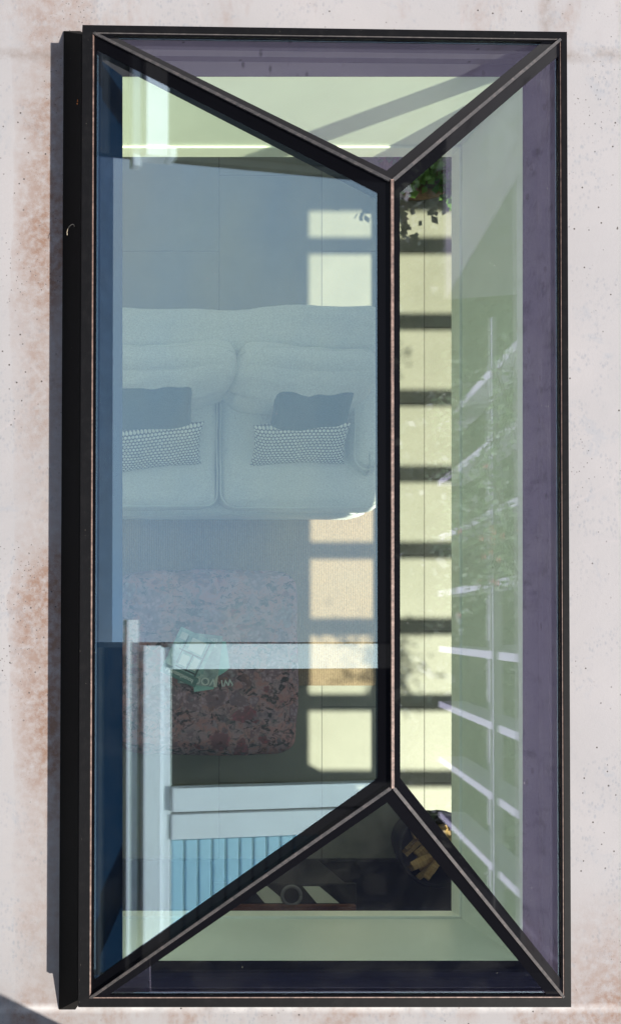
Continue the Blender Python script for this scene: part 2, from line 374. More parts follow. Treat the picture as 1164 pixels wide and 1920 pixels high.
# ------------------------------------------------------------------ object helpers
C = S.collection
def link_bm(name, bm, m, parent=None, smooth=False, loc=None):
    bmesh.ops.recalc_face_normals(bm, faces=bm.faces)
    me = bpy.data.meshes.new(name); bm.to_mesh(me); bm.free()
    for mm in (m if isinstance(m, (list, tuple)) else [m]): me.materials.append(M[mm] if isinstance(mm, str) else mm)
    if smooth:
        for p in me.polygons: p.use_smooth = True
    o = bpy.data.objects.new(name, me); C.objects.link(o)
    if parent is not None:
        o.parent = parent
        bpy.context.view_layer.update()
        o.matrix_parent_inverse = parent.matrix_world.inverted()
    if loc is not None: o.location = loc
    return o
def tag(o, label, cat, group=None):
    o['label'] = label; o['category'] = cat
    if group: o['group'] = group
    return o
def thing(name, label, cat, loc=(0, 0, 0), group=None):
    o = bpy.data.objects.new(name, None); C.objects.link(o); o.location = loc; o.empty_display_size = 0.1
    bpy.context.view_layer.update()
    return tag(o, label, cat, group)
def struct(name, bm, m, parent=None):
    o = link_bm(name, bm, m, parent)
    if parent is None: o['kind'] = 'structure'
    return o
def box(bm, x0, x1, y0, y1, z0, z1, mi=0):
    vs = [bm.verts.new(p) for p in ((x0,y0,z0),(x1,y0,z0),(x1,y1,z0),(x0,y1,z0),(x0,y0,z1),(x1,y0,z1),(x1,y1,z1),(x0,y1,z1))]
    for f in ((0,3,2,1),(4,5,6,7),(0,1,5,4),(1,2,6,5),(2,3,7,6),(3,0,4,7)):
        fa = bm.faces.new([vs[i] for i in f]); fa.material_index = mi
    return vs
def hexa(bm, lo, hi, mi=0):
    """solid between two quads (lists of four points)"""
    a = [bm.verts.new(p) for p in lo]; b = [bm.verts.new(p) for p in hi]
    fs = [bm.faces.new(a[::-1]), bm.faces.new(b)]
    for i in range(4): fs.append(bm.faces.new((a[i], a[(i+1) % 4], b[(i+1) % 4], b[i])))
    for f in fs: f.material_index = mi
def BM(): return bmesh.new()
def bevel(bm, w, seg=2):
    bmesh.ops.bevel(bm, geom=list(bm.edges), offset=w, segments=seg, affect='EDGES', profile=0.5)
def boxo(name, m, dims, parent=None, bev=0.0):
    bm = BM(); box(bm, *dims)
    if bev: bevel(bm, bev)
    return link_bm(name, bm, m, parent)
def tube(bm, pts, r, seg=10, cap=True):
    rings = []
    pts = [Vector(p) for p in pts]
    for i, p in enumerate(pts):
        t = (pts[min(i+1, len(pts)-1)] - pts[max(i-1, 0)]).normalized()
        up = Vector((0, 0, 1)) if abs(t.z) < .9 else Vector((1, 0, 0))
        u = t.cross(up).normalized(); v = t.cross(u).normalized()
        rr = r[i] if hasattr(r, '__len__') else r
        rings.append([bm.verts.new(p + (u*math.cos(2*math.pi*k/seg) + v*math.sin(2*math.pi*k/seg))*rr) for k in range(seg)])
    for a, b in zip(rings, rings[1:]):
        for k in range(seg): bm.faces.new((a[k], a[(k+1) % seg], b[(k+1) % seg], b[k]))
    if cap: bm.faces.new(rings[0]); bm.faces.new(rings[-1][::-1])
def lathe(bm, prof, cx, cy, seg=28):
    rings = [[bm.verts.new((cx+r*math.cos(2*math.pi*k/seg), cy+r*math.sin(2*math.pi*k/seg), z)) for k in range(seg)] for r, z in prof]
    for a, b in zip(rings, rings[1:]):
        for k in range(seg): bm.faces.new((a[k], a[(k+1) % seg], b[(k+1) % seg], b[k]))
    bm.faces.new(rings[0][::-1]); bm.faces.new(rings[-1])
def px(x, y, D): return Vector(((x-71)/1888*D, (1171-y)/1888*D, CAMZ-D))

def soft_box(x0, x1, y0, y1, z0, z1, r=0.06, n=22, puff=(0, 0, 0), lump=0.006, lscale=5, shape=None, xf=None):
    """an upholstered block: rounded edges, bulging faces, small lumps"""
    bm = BM()
    c = Vector(((x0+x1)/2, (y0+y1)/2, (z0+z1)/2)); h = Vector(((x1-x0)/2, (y1-y0)/2, (z1-z0)/2))
    r = min(r, *h)
    bmesh.ops.create_cube(bm, size=2)
    bmesh.ops.subdivide_edges(bm, edges=list(bm.edges), cuts=n, use_grid_fill=True)
    inner = h - Vector((r, r, r))
    for v in bm.verts:
        u = v.co.copy()
        # concentrate vertices towards the edges
        uu = Vector([math.copysign(abs(a)**0.8, a) for a in u])
        p = Vector([uu[i]*h[i] for i in range(3)])
        q = Vector([max(-inner[i], min(inner[i], p[i])) for i in range(3)])
        d = p - q
        if d.length > 1e-9: p = q + d.normalized()*r
        b = [(1-uu[0]**2), (1-uu[1]**2), (1-uu[2]**2)]
        p.x += uu[0]*puff[0]*b[1]*b[2]; p.y += uu[1]*puff[1]*b[0]*b[2]; p.z += uu[2]*puff[2]*b[0]*b[1]
        p += c
        if shape: p = shape(p, uu)
        nn = noise.noise_vector(p*lscale) + .5*noise.noise_vector(p*lscale*2.7)
        p += nn*lump
        if xf: p = xf @ p
        v.co = p
    return bm

# ------------------------------------------------------------------ levels
ZR = -0.16      # roof surface
ZL = -0.10      # inner ledge of the kerb
ZC = -0.60      # ceiling
ZF = -3.00      # room floor
OX0, OX1, OY0, OY1 = 0.253, 1.445, -1.003, 1.634      # shaft opening
XG = 2.60       # glazed wall of the room

# ------------------------------------------------------------------ ground, terrace, roof deck, room shell
bm = BM(); box(bm, -60, 60, -60, 60, -3.30, -3.16); struct('ground', bm, 'lawn')
bm = BM(); box(bm, 2.72, 8.6, -6, 7, -3.155, -3.02); struct('terrace', bm, 'paving')
g = 0.02
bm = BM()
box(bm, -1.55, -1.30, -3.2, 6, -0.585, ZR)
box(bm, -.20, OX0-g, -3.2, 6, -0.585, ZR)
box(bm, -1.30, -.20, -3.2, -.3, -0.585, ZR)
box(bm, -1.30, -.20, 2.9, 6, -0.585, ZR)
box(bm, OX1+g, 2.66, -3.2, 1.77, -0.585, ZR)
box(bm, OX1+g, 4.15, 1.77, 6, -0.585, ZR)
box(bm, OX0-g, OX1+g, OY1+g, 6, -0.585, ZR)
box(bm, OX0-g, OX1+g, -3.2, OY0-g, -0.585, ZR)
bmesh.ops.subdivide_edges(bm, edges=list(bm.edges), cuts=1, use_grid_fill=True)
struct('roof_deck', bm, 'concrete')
bm = BM()
X0, X1, Y0, Y1 = -1.45, XG+.12, -2.3, 3.5
box(bm, X0, -1.30, Y0, Y1, ZC, -0.587)
box(bm, -.20, OX0, Y0, Y1, ZC, -0.587)
box(bm, -1.30, -.20, Y0, -.3, ZC, -0.587)
box(bm, -1.30, -.20, 2.9, Y1, ZC, -0.587)
box(bm, OX1, X1, Y0, Y1, ZC, -0.587)
box(bm, OX0, OX1, OY1, Y1, ZC, -0.587)
box(bm, OX0, OX1, Y0, OY0, ZC, -0.587)
struct('ceiling', bm, 'ceiling')
bm = BM(); box(bm, X0-.1, XG+.115, Y0-.1, Y1+.1, ZF-.15, ZF); struct('floor', bm, 'tile')
bm = BM(); box(bm, X0-.10, X0, Y0-.15, .3, ZF-.14, ZC-.002); box(bm, X0-.10, X0, 2.9, Y1+.15, ZF-.14, ZC-.002)
box(bm, X0-.10, X0, .3, 2.9, ZF-.14, ZF+.5); box(bm, X0-.10, X0, .3, 2.9, ZC-.12, ZC-.002); struct('wall', bm, 'wallpaint')
bm = BM(); box(bm, X0+.001, X0+.12, Y1, Y1+.15, ZF-.14, ZC-.002); box(bm, XG-.1, X1, Y1, Y1+.15, ZF-.14, ZC-.002)
box(bm, X0+.12, XG-.1, Y1, Y1+.15, ZC-.12, ZC-.002); box(bm, X0+.12, XG-.1, Y1, Y1+.15, ZF-.14, ZF+.1); struct('wall', bm, 'wallpaint')
bm = BM(); box(bm, X0+.001, X1, Y0-.15, Y0, ZF-.14, ZC-.002); struct('wall', bm, 'hearth')

# ------------------------------------------------------------------ plastered shaft under the lantern
bm = BM()
t = g-.001; zt, zb = ZL-.005, ZC+.066
box(bm, OX0-t, OX0, OY0-t, OY1+t, zb, zt); box(bm, OX1, OX1+t, OY0-t, OY1+t, zb, zt)
box(bm, OX0, OX1, OY1, OY1+t, zb, zt); box(bm, OX0, OX1, OY0-t, OY0, zb, zt)
sh = thing('light_shaft', 'white plastered shaft lining below the roof lantern with a thin trim bead', 'light shaft', (0.85, .3, ZC))
link_bm('shaft_lining', bm, 'plaster', sh)
bm = BM(); e = .007; zt2 = ZC+.062; zb2 = ZC-.004
t2 = .012
box(bm, OX0-t2, OX0+e, OY0-t2, OY1+t2, zb2, zt2); box(bm, OX1-e, OX1+t2, OY0-t2, OY1+t2, zb2, zt2)
box(bm, OX0+e, OX1-e, OY1-e, OY1+t2, zb2, zt2); box(bm, OX0+e, OX1-e, OY0-t2, OY0+e, zb2, zt2)
link_bm('shaft_trim', bm, 'trim', sh)

rl = thing('added_rooflight', 'added flat clear rooflight, unseen left of the lantern, brightening the room', 'added rooflight', (-.8, .55, ZR))  # unseen rooflight added so sun can bounce into the dim room
boxo('glass', 'clear', (-1.32, -.18, -.32, 2.92, ZR+.03, ZR+.04), rl)
for a_ in ((-1.34, -1.30, -.34, 2.94), (-.20, -.16, -.34, 2.94), (-1.299, -.201, -.34, -.30), (-1.299, -.201, 2.90, 2.94)):
    boxo('kerb', 'frame', (*a_, ZR+.001, ZR+.029), rl)

# ------------------------------------------------------------------ roof lantern
DB = CAMZ
Oc = [px(155, 49, DB), px(1060, 62, DB), px(1068, 1887, DB), px(147, 1887, DB)]         # outer corners TL TR BR BL
Ic = [px(177, 64, DB), px(1048, 76, DB), px(1054, 1868, DB), px(171, 1869, DB)]         # glass line
RH = 0.55
ridge = [px(733, 343, CAMZ-RH), px(734.5, 1476, CAMZ-RH)]
mid = (ridge[0]+ridge[1])/2
def plane(a, b, c):
    n_ = (b-a).cross(c-a).normalized()
    if n_.z < 0: n_ = -n_
    return n_, n_.dot(a)
PL = plane(Ic[3], Ic[0], mid); PR = plane(Ic[1], Ic[2], mid)
def isect(p, q, r):
    m_ = Matrix((p[0], q[0], r[0])); return m_.inverted() @ Vector((p[1], q[1], r[1]))
PT = plane(Ic[0], Ic[1], ridge[0]); PB = plane(Ic[2], Ic[3], ridge[1])
GZ = (Vector((0, 0, 1)), 0.0)
TH = 0.008
def corner_set(off):
    sft = lambda P: (P[0], P[1]+off)
    l, r_, t_, b_ = map(sft, (PL, PR, PT, PB))
    gz = (Vector((0, 0, 1)), 0.0)
    return dict(TL=isect(l, t_, gz), TR=isect(r_, t_, gz), BR=isect(r_, b_, gz), BL=isect(l, b_, gz), R1=isect(l, r_, t_), R2=isect(l, r_, b_))
A0 = corner_set(-TH); A1 = corner_set(0.0)
lan = thing('roof_lantern', 'black framed hipped roof lantern with four tinted glass slopes on pale concrete roof', 'roof lantern', (0.83, 0.3, ZR))
def shrink(pts, k):
    c_ = sum(pts, Vector())/len(pts); return [p + (c_-p).normalized()*k for p in pts]
for nm, keys in (('left', 'BL TL R1 R2'), ('right', 'TR BR R2 R1'), ('top', 'TL TR R1'), ('bottom', 'BR BL R2')):
    ks = keys.split(); bm = BM()
    lo = shrink([A0[k] for k in ks], .004); hi = shrink([A1[k] for k in ks], .004)
    a = [bm.verts.new(p) for p in lo]; b = [bm.verts.new(p) for p in hi]
    bm.faces.new(a[::-1]); bm.faces.new(b)
    for i in range(len(a)): bm.faces.new((a[i], a[(i+1) % len(a)], b[(i+1) % len(a)], b[i]))
    gp = link_bm('glass_pane', bm, 'glass', lan)
    # opaque black edge border printed on the pane
    P3 = [A1[k] for k in ks]; nn_ = (P3[1]-P3[0]).cross(P3[2]-P3[0]).normalized()
    if nn_.z < 0: nn_ = -nn_
    cen = sum(P3, Vector())/len(P3); lines = []
    for i in range(len(P3)):
        a_, b_ = P3[i], P3[(i+1) % len(P3)]; dd_ = (b_-a_).normalized(); iw = nn_.cross(dd_)
        if iw.dot(cen-a_) < 0: iw = -iw
        wdt = .033 if max(a_.z, b_.z) > .1 else .011
        lines.append((a_+iw*wdt, dd_, iw, a_, dd_))
    def cut(l1, l2):   # intersection of two in-plane lines
        p, d, q, e_, iw = l1[0], l1[1], l2[0], l2[1], l2[2]
        return p+d*((q-p).dot(iw)/d.dot(iw))
    Q3 = [cut(lines[i-1], lines[i]) for i in range(len(P3))]
    bm = BM()
    for i in range(len(P3)):
        j = (i+1) % len(P3); up_ = lambda v, k_: v+nn_*k_
        quad = [P3[i], P3[j], Q3[j], Q3[i]]
        hexa(bm, [up_(v, .0005) for v in quad], [up_(v, .0016) for v in quad])
    link_bm('edge_border', bm, 'border', gp)
# outer frame: four mitred bars
def quadbar(name, m, P, Q, i, z0, z1, parent):
    j = (i+1) % 4; bm = BM()
    f = lambda v, z: Vector((v.x, v.y, z))
    hexa(bm, [f(P[i], z0), f(P[j], z0), f(Q[j], z0), f(Q[i], z0)], [f(P[i], z1), f(P[j], z1), f(Q[j], z1), f(Q[i], z1)])
    return link_bm(name, bm, m, parent)
def lerpc(P, Q, k): return [P[i]+(Q[i]-P[i])*k for i in range(4)]
S1 = lerpc(Oc, Ic, 0.88)
S2 = lerpc(Oc, Ic, 1.0)
for i in range(4):
    quadbar('frame_bar', 'frame', Oc, S1, i, -.012, .006, lan)
    quadbar('sealant_strip', 'seal' if i != 0 else 'hipseal', S1, S2, i, -.012, .004, lan)
# kerb upstand below the frame, its inside faces seen through the glass
Kc = lerpc(Oc, Ic, 1.02)
for i, m in ((0, 'kerb_lilac_reflection'), (1, 'kerb_lilac_reflection'), (2, 'kerb_black'), (3, 'kerb_blue_reflection')):
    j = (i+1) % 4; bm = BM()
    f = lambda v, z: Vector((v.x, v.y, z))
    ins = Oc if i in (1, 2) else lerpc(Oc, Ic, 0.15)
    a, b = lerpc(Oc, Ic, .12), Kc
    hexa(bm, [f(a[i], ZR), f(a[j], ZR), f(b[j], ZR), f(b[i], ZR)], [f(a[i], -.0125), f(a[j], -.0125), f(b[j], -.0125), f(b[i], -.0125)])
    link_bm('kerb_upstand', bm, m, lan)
# ledge ring
H = [Vector((OX0, OY1, 0)), Vector((OX1, OY1, 0)), Vector((OX1, OY0, 0)), Vector((OX0, OY0, 0))]
Kin = [Kc[i] for i in range(4)]
for i, m in ((0, 'kerb_lilac_reflection'), (1, 'kerb_lilac_reflection'), (2, 'kerb_black'), (3, 'kerb_blue_reflection')):
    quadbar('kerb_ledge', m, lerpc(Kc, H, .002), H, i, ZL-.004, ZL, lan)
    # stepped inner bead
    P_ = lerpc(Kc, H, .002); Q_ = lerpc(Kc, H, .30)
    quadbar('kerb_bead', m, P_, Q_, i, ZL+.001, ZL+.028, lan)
# beams under hips and ridge, sealant strip above
def bar_between(name, m, a, b, wdt, up0, up1, parent, nrm=None):
    d = (b-a).normalized(); n_ = nrm or Vector((0, 0, 1))
    s_ = d.cross(n_).normalized(); u_ = s_.cross(d).normalized()
    bm = BM()
    lo = [a+s_*wdt/2+u_*up0, b+s_*wdt/2+u_*up0, b-s_*wdt/2+u_*up0, a-s_*wdt/2+u_*up0]
    hi = [a+s_*wdt/2+u_*up1, b+s_*wdt/2+u_*up1, b-s_*wdt/2+u_*up1, a-s_*wdt/2+u_*up1]
    hexa(bm, lo, hi); return link_bm(name, bm, m, parent)
R1, R2 = A1['R1'], A1['R2']
bar_between('ridge_beam', 'beam', R1+Vector((0, .004, 0)), R2-Vector((0, .004, 0)), .034, -.060, -.027, lan)
bar_between('ridge_strip', 'seal', R1+Vector((0, .004, 0)), R2-Vector((0, .004, 0)), .0065, .0012, .0075, lan)
for k, r_ in (('TL', R1), ('TR', R1), ('BR', R2), ('BL', R2)):
    a = A1[k]; d = (r_-a).normalized()
    bar_between('hip_beam', 'beam', a+d*.03, r_-d*.012, .030, -.060, -.028, lan)
    bar_between('hip_strip', 'hipseal', a, r_-d*.004, .008, .0017, .006, lan)
# flashing skirt on the left side only
bm = BM()
b0, b1 = px(120, 58, CAMZ-ZR-.004), px(111, 1893, CAMZ-ZR-.004)
t0, t1 = Vector((Oc[0].x-.001, Oc[0].y-.006, -.03)), Vector((Oc[3].x-.001, Oc[3].y+.006, -.03))
hexa(bm, [b0, b1, b1+Vector((.05, 0, 0)), b0+Vector((.05, 0, 0))], [t0, t1, t1+Vector((.012, 0, 0)), t0+Vector((.012, 0, 0))])
link_bm('side_flashing', bm, 'flash', lan)
bm = BM(); y0_ = Oc[3].y-.006
hexa(bm, [(.05,-1.125,ZR+.001),(.12,-1.122,ZR+.001),(.50,-1.112,ZR+.001),(.06,-1.10,ZR+.001)], [(.055,-1.12,ZR+.006),(.12,-1.118,ZR+.006),(.49,-1.11,ZR+.006),(.065,-1.102,ZR+.006)])
bm.free()

# debris on the flashing
for nm, lb, X_, Y_, sc_, mt, zz in (('dead_leaf', 'curled orange dead leaf on the black flashing near the top left corner', 148, 192, .008, 'orange_leaf', -.055),
                            ('dead_leaf', 'tiny pale scrap of leaf on the black flashing, below the twig', 138, 1662, .006, 'pale_leaf', -.08),
                            ):
    c_ = px(X_, Y_, CAMZ-zz); bm = BM()
    for k in range(7):
        a = random.uniform(0, 6.28); d = Vector((math.cos(a), math.sin(a)*1.6, .25))*sc_*random.uniform(.5, 1.1); q = Vector((-d.y, d.x, d.z+.002))*.5
        m0 = c_+Vector((random.gauss(0, sc_*.3), random.gauss(0, sc_*.5), random.uniform(0, sc_*.4)))
        bm.faces.new([bm.verts.new(v) for v in (m0, m0+d*.5+q, m0+d, m0+d*.5-q)])
    tag(link_bm(nm, bm, mt), lb, 'leaf')
c_ = px(137, 425, CAMZ+.06)
bm = BM(); tube(bm, [c_+Vector((.011*math.cos(a*.5)-.006, .014*math.sin(a*.5)-a*.003, .004*math.sin(a))) for a in range(8)], .0009, 5)
tag(link_bm('twig', bm, 'pale_leaf', None, True), 'thin curled twig lying on the black flashing', 'twig')

# ------------------------------------------------------------------ dormers of the house beside the roof
def dormer(label, y0, y1, depth):
    d = thing('dormer', label, 'dormer', (-1.55, (y0+y1)/2, ZR))
    bm = BM(); box(bm, -1.555-depth, -1.555, y0, y1, ZR-2.9, 2.6); link_bm('wall', bm, 'slate', d)
    bm = BM(); b_ = -1.56-depth
    hexa(bm, [(b_, y0-.02, 2.602), (-1.4, y0-.02, 2.602), (-1.4, y1+.001, 2.602), (b_, y1+.001, 2.602)],
                    [(b_, y0-.02, 2.7+depth*.12), (-1.5, y0-.02, 2.7), (-1.5, y1+.001, 2.7), (b_, y1+.001, 2.7+depth*.12)]); link_bm('roof', bm, 'metal_edge', d)
    return d
dA = dormer('slate clad dormer with louvred white window, beside the lower left of the lantern', -3.15, -.10, 1.7)
win = boxo('window', 'white_paint', (-1.553, -1.50, -3.1, .03, .575, .632), dA, .004)      # sill
def wbox(name, m, y0, y1, z0, z1, x0=-1.553, x1=-1.505, parent=win): return boxo(name, m, (x0, x1, y0, y1, z0, z1), parent, .003)
wbox('frame_rail', 'white_paint', -3.1, -.09, .648, .735, x1=-1.47)
wbox('frame_rail', 'white_paint', -3.1, -.10, .737, .785, x1=-1.49)
wbox('frame_stile', 'white_paint', -.20, -.082, .787, 2.4, x1=-1.47)
wbox('pane', 'dark_glass', -.745, -.205, .79, 2.4, x1=-1.54)
wbox('frame_stile', 'white_paint', -.86, -.75, .787, 2.4, x1=-1.47)
wbox('frame_stile', 'white_paint', -.99, -.875, .787, 2.4, x1=-1.48)
wbox('louvre_backing', 'slate', -3.1, -.995, .79, 2.4, x1=-1.54)
for k in range(9):
    z0 = .79+k*.068
    wbox('louvre_slat', 'blue_paint', -3.1, -.995, z0, z0+.058, x0=-1.539, x1=-1.49)
wbox('louvre_slat', 'blue_paint', -3.1, -.995, 1.41, 2.35, x0=-1.539, x1=-1.50)
dB = dormer('shallow slate clad dormer with white window, beside the upper left of the lantern', 2.20, 5.5, .04)
win2 = boxo('window', 'white_paint', (-1.553, -1.50, 2.13, 5.4, .60, .64), dB, .004)
wbox('frame_rail', 'white_paint', 2.17, 5.4, .655, .76, x1=-1.47, parent=win2)
wbox('frame_stile', 'white_paint', 2.17, 2.22, .765, .80, x1=-1.47, parent=win2)
wbox('pane', 'dark_glass', 2.23, 5.4, .762, 2.3, x1=-1.54, parent=win2)

nb = thing('neighbour_house', 'long slate roofed neighbouring house far beyond the left of the roof', 'house', (-14, 8, -3.16))
boxo('wall', 'grey_render', (-16, -12.2, -1.2, 24, -3.16, .6), nb)
bm = BM(); hexa(bm, [(-16.2, -1.5, .601), (-12.0, -1.5, .601), (-12.0, 24.3, .601), (-16.2, 24.3, .601)], [(-14.3, -1.5, 3.9), (-14.0, -1.5, 3.9), (-14.0, 24.3, 3.9), (-14.3, 24.3, 3.9)])
rf = link_bm('roof', bm, 'slate_blue', nb)
# wall of the house beyond the foot of the roof, and a chimney stack
hw = thing('house_wall', 'dark rendered house wall closing the roof below the lantern', 'wall', (1, -3.3, ZR))
boxo('wall', 'render_wall', (-4, 7.5, -3.6, -3.205, -3.15, 2.3), hw)
boxo('coping', 'metal_edge', (-4.05, 7.55, -3.65, -3.17, 2.302, 2.36), hw, .01)
ch = thing('chimney_stack', 'grey rendered chimney stack at the bottom left corner of the roof', 'chimney', (-.1, -1.8, ZR))
boxo('stack', 'grey_render', (-.55, .36, -2.2, -1.35, ZR+.001, 1.0), ch, .02)
boxo('cap', 'metal_edge', (-.58, .36, -2.23, -1.352, 1.002, 1.06), ch, .01)

# ------------------------------------------------------------------ glazed wall of the room
bm = BM(); box(bm, XG+.001, XG+.119, Y0+.001, -1.42, ZF, ztop0 := ZF+2.098); struct('wall', bm, 'wallpaint')
YD = -1.42
gw = thing('glazed_doors', 'grey framed glazed doors along the garden side of the room', 'glazed doors', (XG, .5, ZF))
ztop = ZF+2.1
boxo('lintel', 'wallpaint', (XG, XG+.12, Y0, Y1, ztop, ZC-.002), gw)
boxo('transom', 'grey_frame', (XG+.02, XG+.07, YD+.01, Y1-.01, ZF+1.20, ZF+1.245), gw, .004)
boxo('sill_rail', 'grey_frame', (XG+.02, XG+.09, YD+.01, Y1-.01, ZF, ZF+.05), gw, .004)
for y in (YD+.03, 3.45): boxo('post', 'grey_frame', (XG+.02, XG+.075, y-.02, y+.03, ZF+.055, ztop-.004), gw, .004)
boxo('glass', 'clear', (XG+.035, XG+.042, YD+.02, Y1-.03, ZF+.055, ztop-.006), gw)

nw = thing('added_end_window', 'added wide grey framed window, unseen behind the sofa, brightening the room', 'window', (.6, Y1, ZF+.1))  # unseen glazing added at this end to let more daylight in
boxo('glass', 'clear', (X0+.121, XG-.101, Y1+.06, Y1+.067, ZF+.101, ZC-.121), nw)
for x in (X0+.15, .6, XG-.13): boxo('mullion', 'grey_frame', (x-.025, x+.025, Y1+.03, Y1+.058, ZF+.102, ZC-.122), nw)

sw = thing('added_side_window', 'added wide grey framed window, unseen in the left wall, brightening the sofa', 'window', (X0, 1.6, ZF+.5))  # unseen opening added to brighten the room from the left
boxo('glass', 'clear', (X0-.06, X0-.053, .301, 2.899, ZF+.501, ZC-.121), sw)
for y in (.33, 1.6, 2.87): boxo('mullion', 'grey_frame', (X0-.05, X0-.02, y-.025, y+.025, ZF+.502, ZC-.122), sw)

# ------------------------------------------------------------------ pergola over the terrace
pg = thing('pergola', 'white timber pergola over the terrace beyond the roof edge', 'pergola', (4.6, -.3, -3.02))
ZP = -.60
ys = [1.60-.446*k for k in range(10)]
for y in ys: boxo('rafter', 'pergola', (2.72, 7.0, y-.026, y+.026, ZP-.20, ZP), pg, .006)
for x in (6.2,): boxo('beam', 'pergola', (x-.02, x+.02, ys[-1]-.3, ys[0]+.3, ZP-.30, ZP-.202), pg, .006)
for x in (5.0,): boxo('purlin', 'pergola', (x-.015, x+.015, ys[-1]-.3, ys[0]+.3, ZP+.002, ZP+.03), pg, .004)
for y in (ys[0], ys[-1], ys[4]): boxo('post', 'pergola', (6.15, 6.25, y-.05, y+.05, -3.02, ZP-.303), pg, .006)

# ------------------------------------------------------------------ vegetation
def leaves(bm, pts, size, n, spread, flat=0.5, mi=0):
    for _ in range(n):
        p = Vector(random.choice(pts)) + Vector([random.gauss(0, s) for s in spread])
        s_ = size*random.uniform(.6, 1.3)
        d = Vector((random.uniform(-1, 1), random.uniform(-1, 1), random.uniform(-flat, flat))).normalized()
        q = d.cross(Vector((random.uniform(-.4, .4), random.uniform(-.4, .4), 1))).normalized()*s_*.38
        vs = [bm.verts.new(v) for v in (p, p+d*s_*.5+q, p+d*s_, p+d*s_*.5-q)]
        f = bm.faces.new(vs); f.material_index = mi
def tree(label, x, y, h, r, mat, n=5000, leaf=.14, name='tree'):
    t_ = thing(name, label, 'tree', (x, y, -3.16), 'trees beyond the pergola')
    bm = BM(); tube(bm, [(x, y, -3.16), (x+.05, y, -3.16+h*.3), (x-.03, y+.05, -3.16+h*.6), (x, y, -3.16+h*.85)], [.13, .1, .07, .02])
    for k in range(6):
        a = random.uniform(0, 6.28); z0 = -3.16+h*random.uniform(.35, .6)
        tube(bm, [(x, y, z0), (x+math.cos(a)*r*.4, y+math.sin(a)*r*.4, z0+h*.12), (x+math.cos(a)*r*.8, y+math.sin(a)*r*.8, z0+h*.2)], [.05, .03, .01], 6)
    link_bm('trunk', bm, 'bark', t_, True)
    bm = BM(); cl = []
    for _ in range(46):
        a = random.uniform(0, 6.28); rr = r*math.sqrt(random.random()); zz = random.uniform(.18, 1.0)
        cl.append((x+math.cos(a)*rr*math.sin(math.pi*min(1, zz*.9+.05))**.5, y+math.sin(a)*rr*math.sin(math.pi*min(1, zz*.9+.05))**.5, -3.16+h*zz))
    leaves(bm, cl, leaf, n, (.2, .2, .2), 1)
    link_bm('crown', bm, mat, t_)
for i, (x, y, h, r_, lb) in enumerate(((8.2, -3.6, 3.3, 1.2, 'dark green tree beyond the pergola, nearest the house wall'), (8.4, -1.6, 3.1, 1.3, 'dark green tree beyond the middle rafters of the pergola'),
        (8.3, .6, 3.2, 1.2, 'dark green tree behind the flowering climber'), (8.1, 2.6, 3.4, 1.3, 'dark green tree beyond the roof extension corner'),
        (8.6, 4.8, 3.6, 1.4, 'tallest dark green tree, farthest up the garden'))):
    tree(lb, x, y, h, r_, 'leaf_dark')
hd = thing('hedge', 'clipped dark evergreen hedge closing the garden behind the trees', 'hedge', (10, 0, -3.16))
bm = BM(); box(bm, 9.8, 10.6, -9, 9, -3.16, -.6); link_bm('hedge_core', bm, 'leaf_dark', hd)
bm = BM(); pts = [(9.8, -9+k*.2, -3+zz*.3) for k in range(91) for zz in range(8)]; leaves(bm, pts, .16, 7000, (.1, .2, .2), 1); link_bm('foliage', bm, 'leaf_dark', hd)

def climber(label, cx, cy, lx, ly, n, nf, leaf=.032):
    t_ = thing('climbing_plant', label, 'climbing plant', (cx, cy, ZP))
    bm = BM(); cl = []
    for k in range(9):
        p = Vector((cx+random.uniform(-lx, lx)*.3, cy+random.uniform(-ly, ly)*.3, ZP+.01)); line = [p.copy()]
        a = random.uniform(0, 6.28)
        for s_ in range(7):
            a += random.uniform(-.6, .6)
            p = p+Vector((math.cos(a)*lx*.2, math.sin(a)*ly*.2, random.uniform(-.02, .045))); line.append(p.copy())
        cl += line; tube(bm, line, .005, 5)
    link_bm('stem', bm, 'bark', t_, True)
    bm = BM(); leaves(bm, cl, leaf, n, (.05, .05, .045), .6); fo = link_bm('foliage', bm, 'leaf', t_)
    if nf:
        for _ in range(nf):
            bm = BM()
            c_ = Vector(random.choice(cl))+Vector((random.gauss(0, .05), random.gauss(0, .05), .05))
            cv = bm.verts.new(c_)
            for a in range(5):
                d = Vector((math.cos(a*1.257), math.sin(a*1.257), .4))*.022; q = Vector((-d.y, d.x, 0))*.4
                bm.faces.new([cv] + [bm.verts.new(v) for v in (c_+d*.6+q, c_+d, c_+d*.6-q)])
            link_bm('flower', bm, 'red_petal', t_)
climber('bushy climber with red flowers trained over the middle rafters of the pergola', 4.9, .55, .55, .35, 1500, 18)
climber('leafy climber without flowers on the rafters beside the roof extension', 4.6, 1.25, .4, .25, 600, 0)
climber('dense dark climber spreading over the outer ends of the rafters', 6.1, .75, .55, .6, 1500, 0)
climber('leafy climber over the outer rafter ends, nearer the roof extension', 6.3, 1.5, .4, .35, 900, 0)
climber('thin climber casting leaf shadows from the rafters close to the roof edge', 3.35, -.86, .24, .18, 420, 6)
climber('small sprig of climber over the rafters nearest the doors', 3.3, .9, .12, .10, 90, 3)

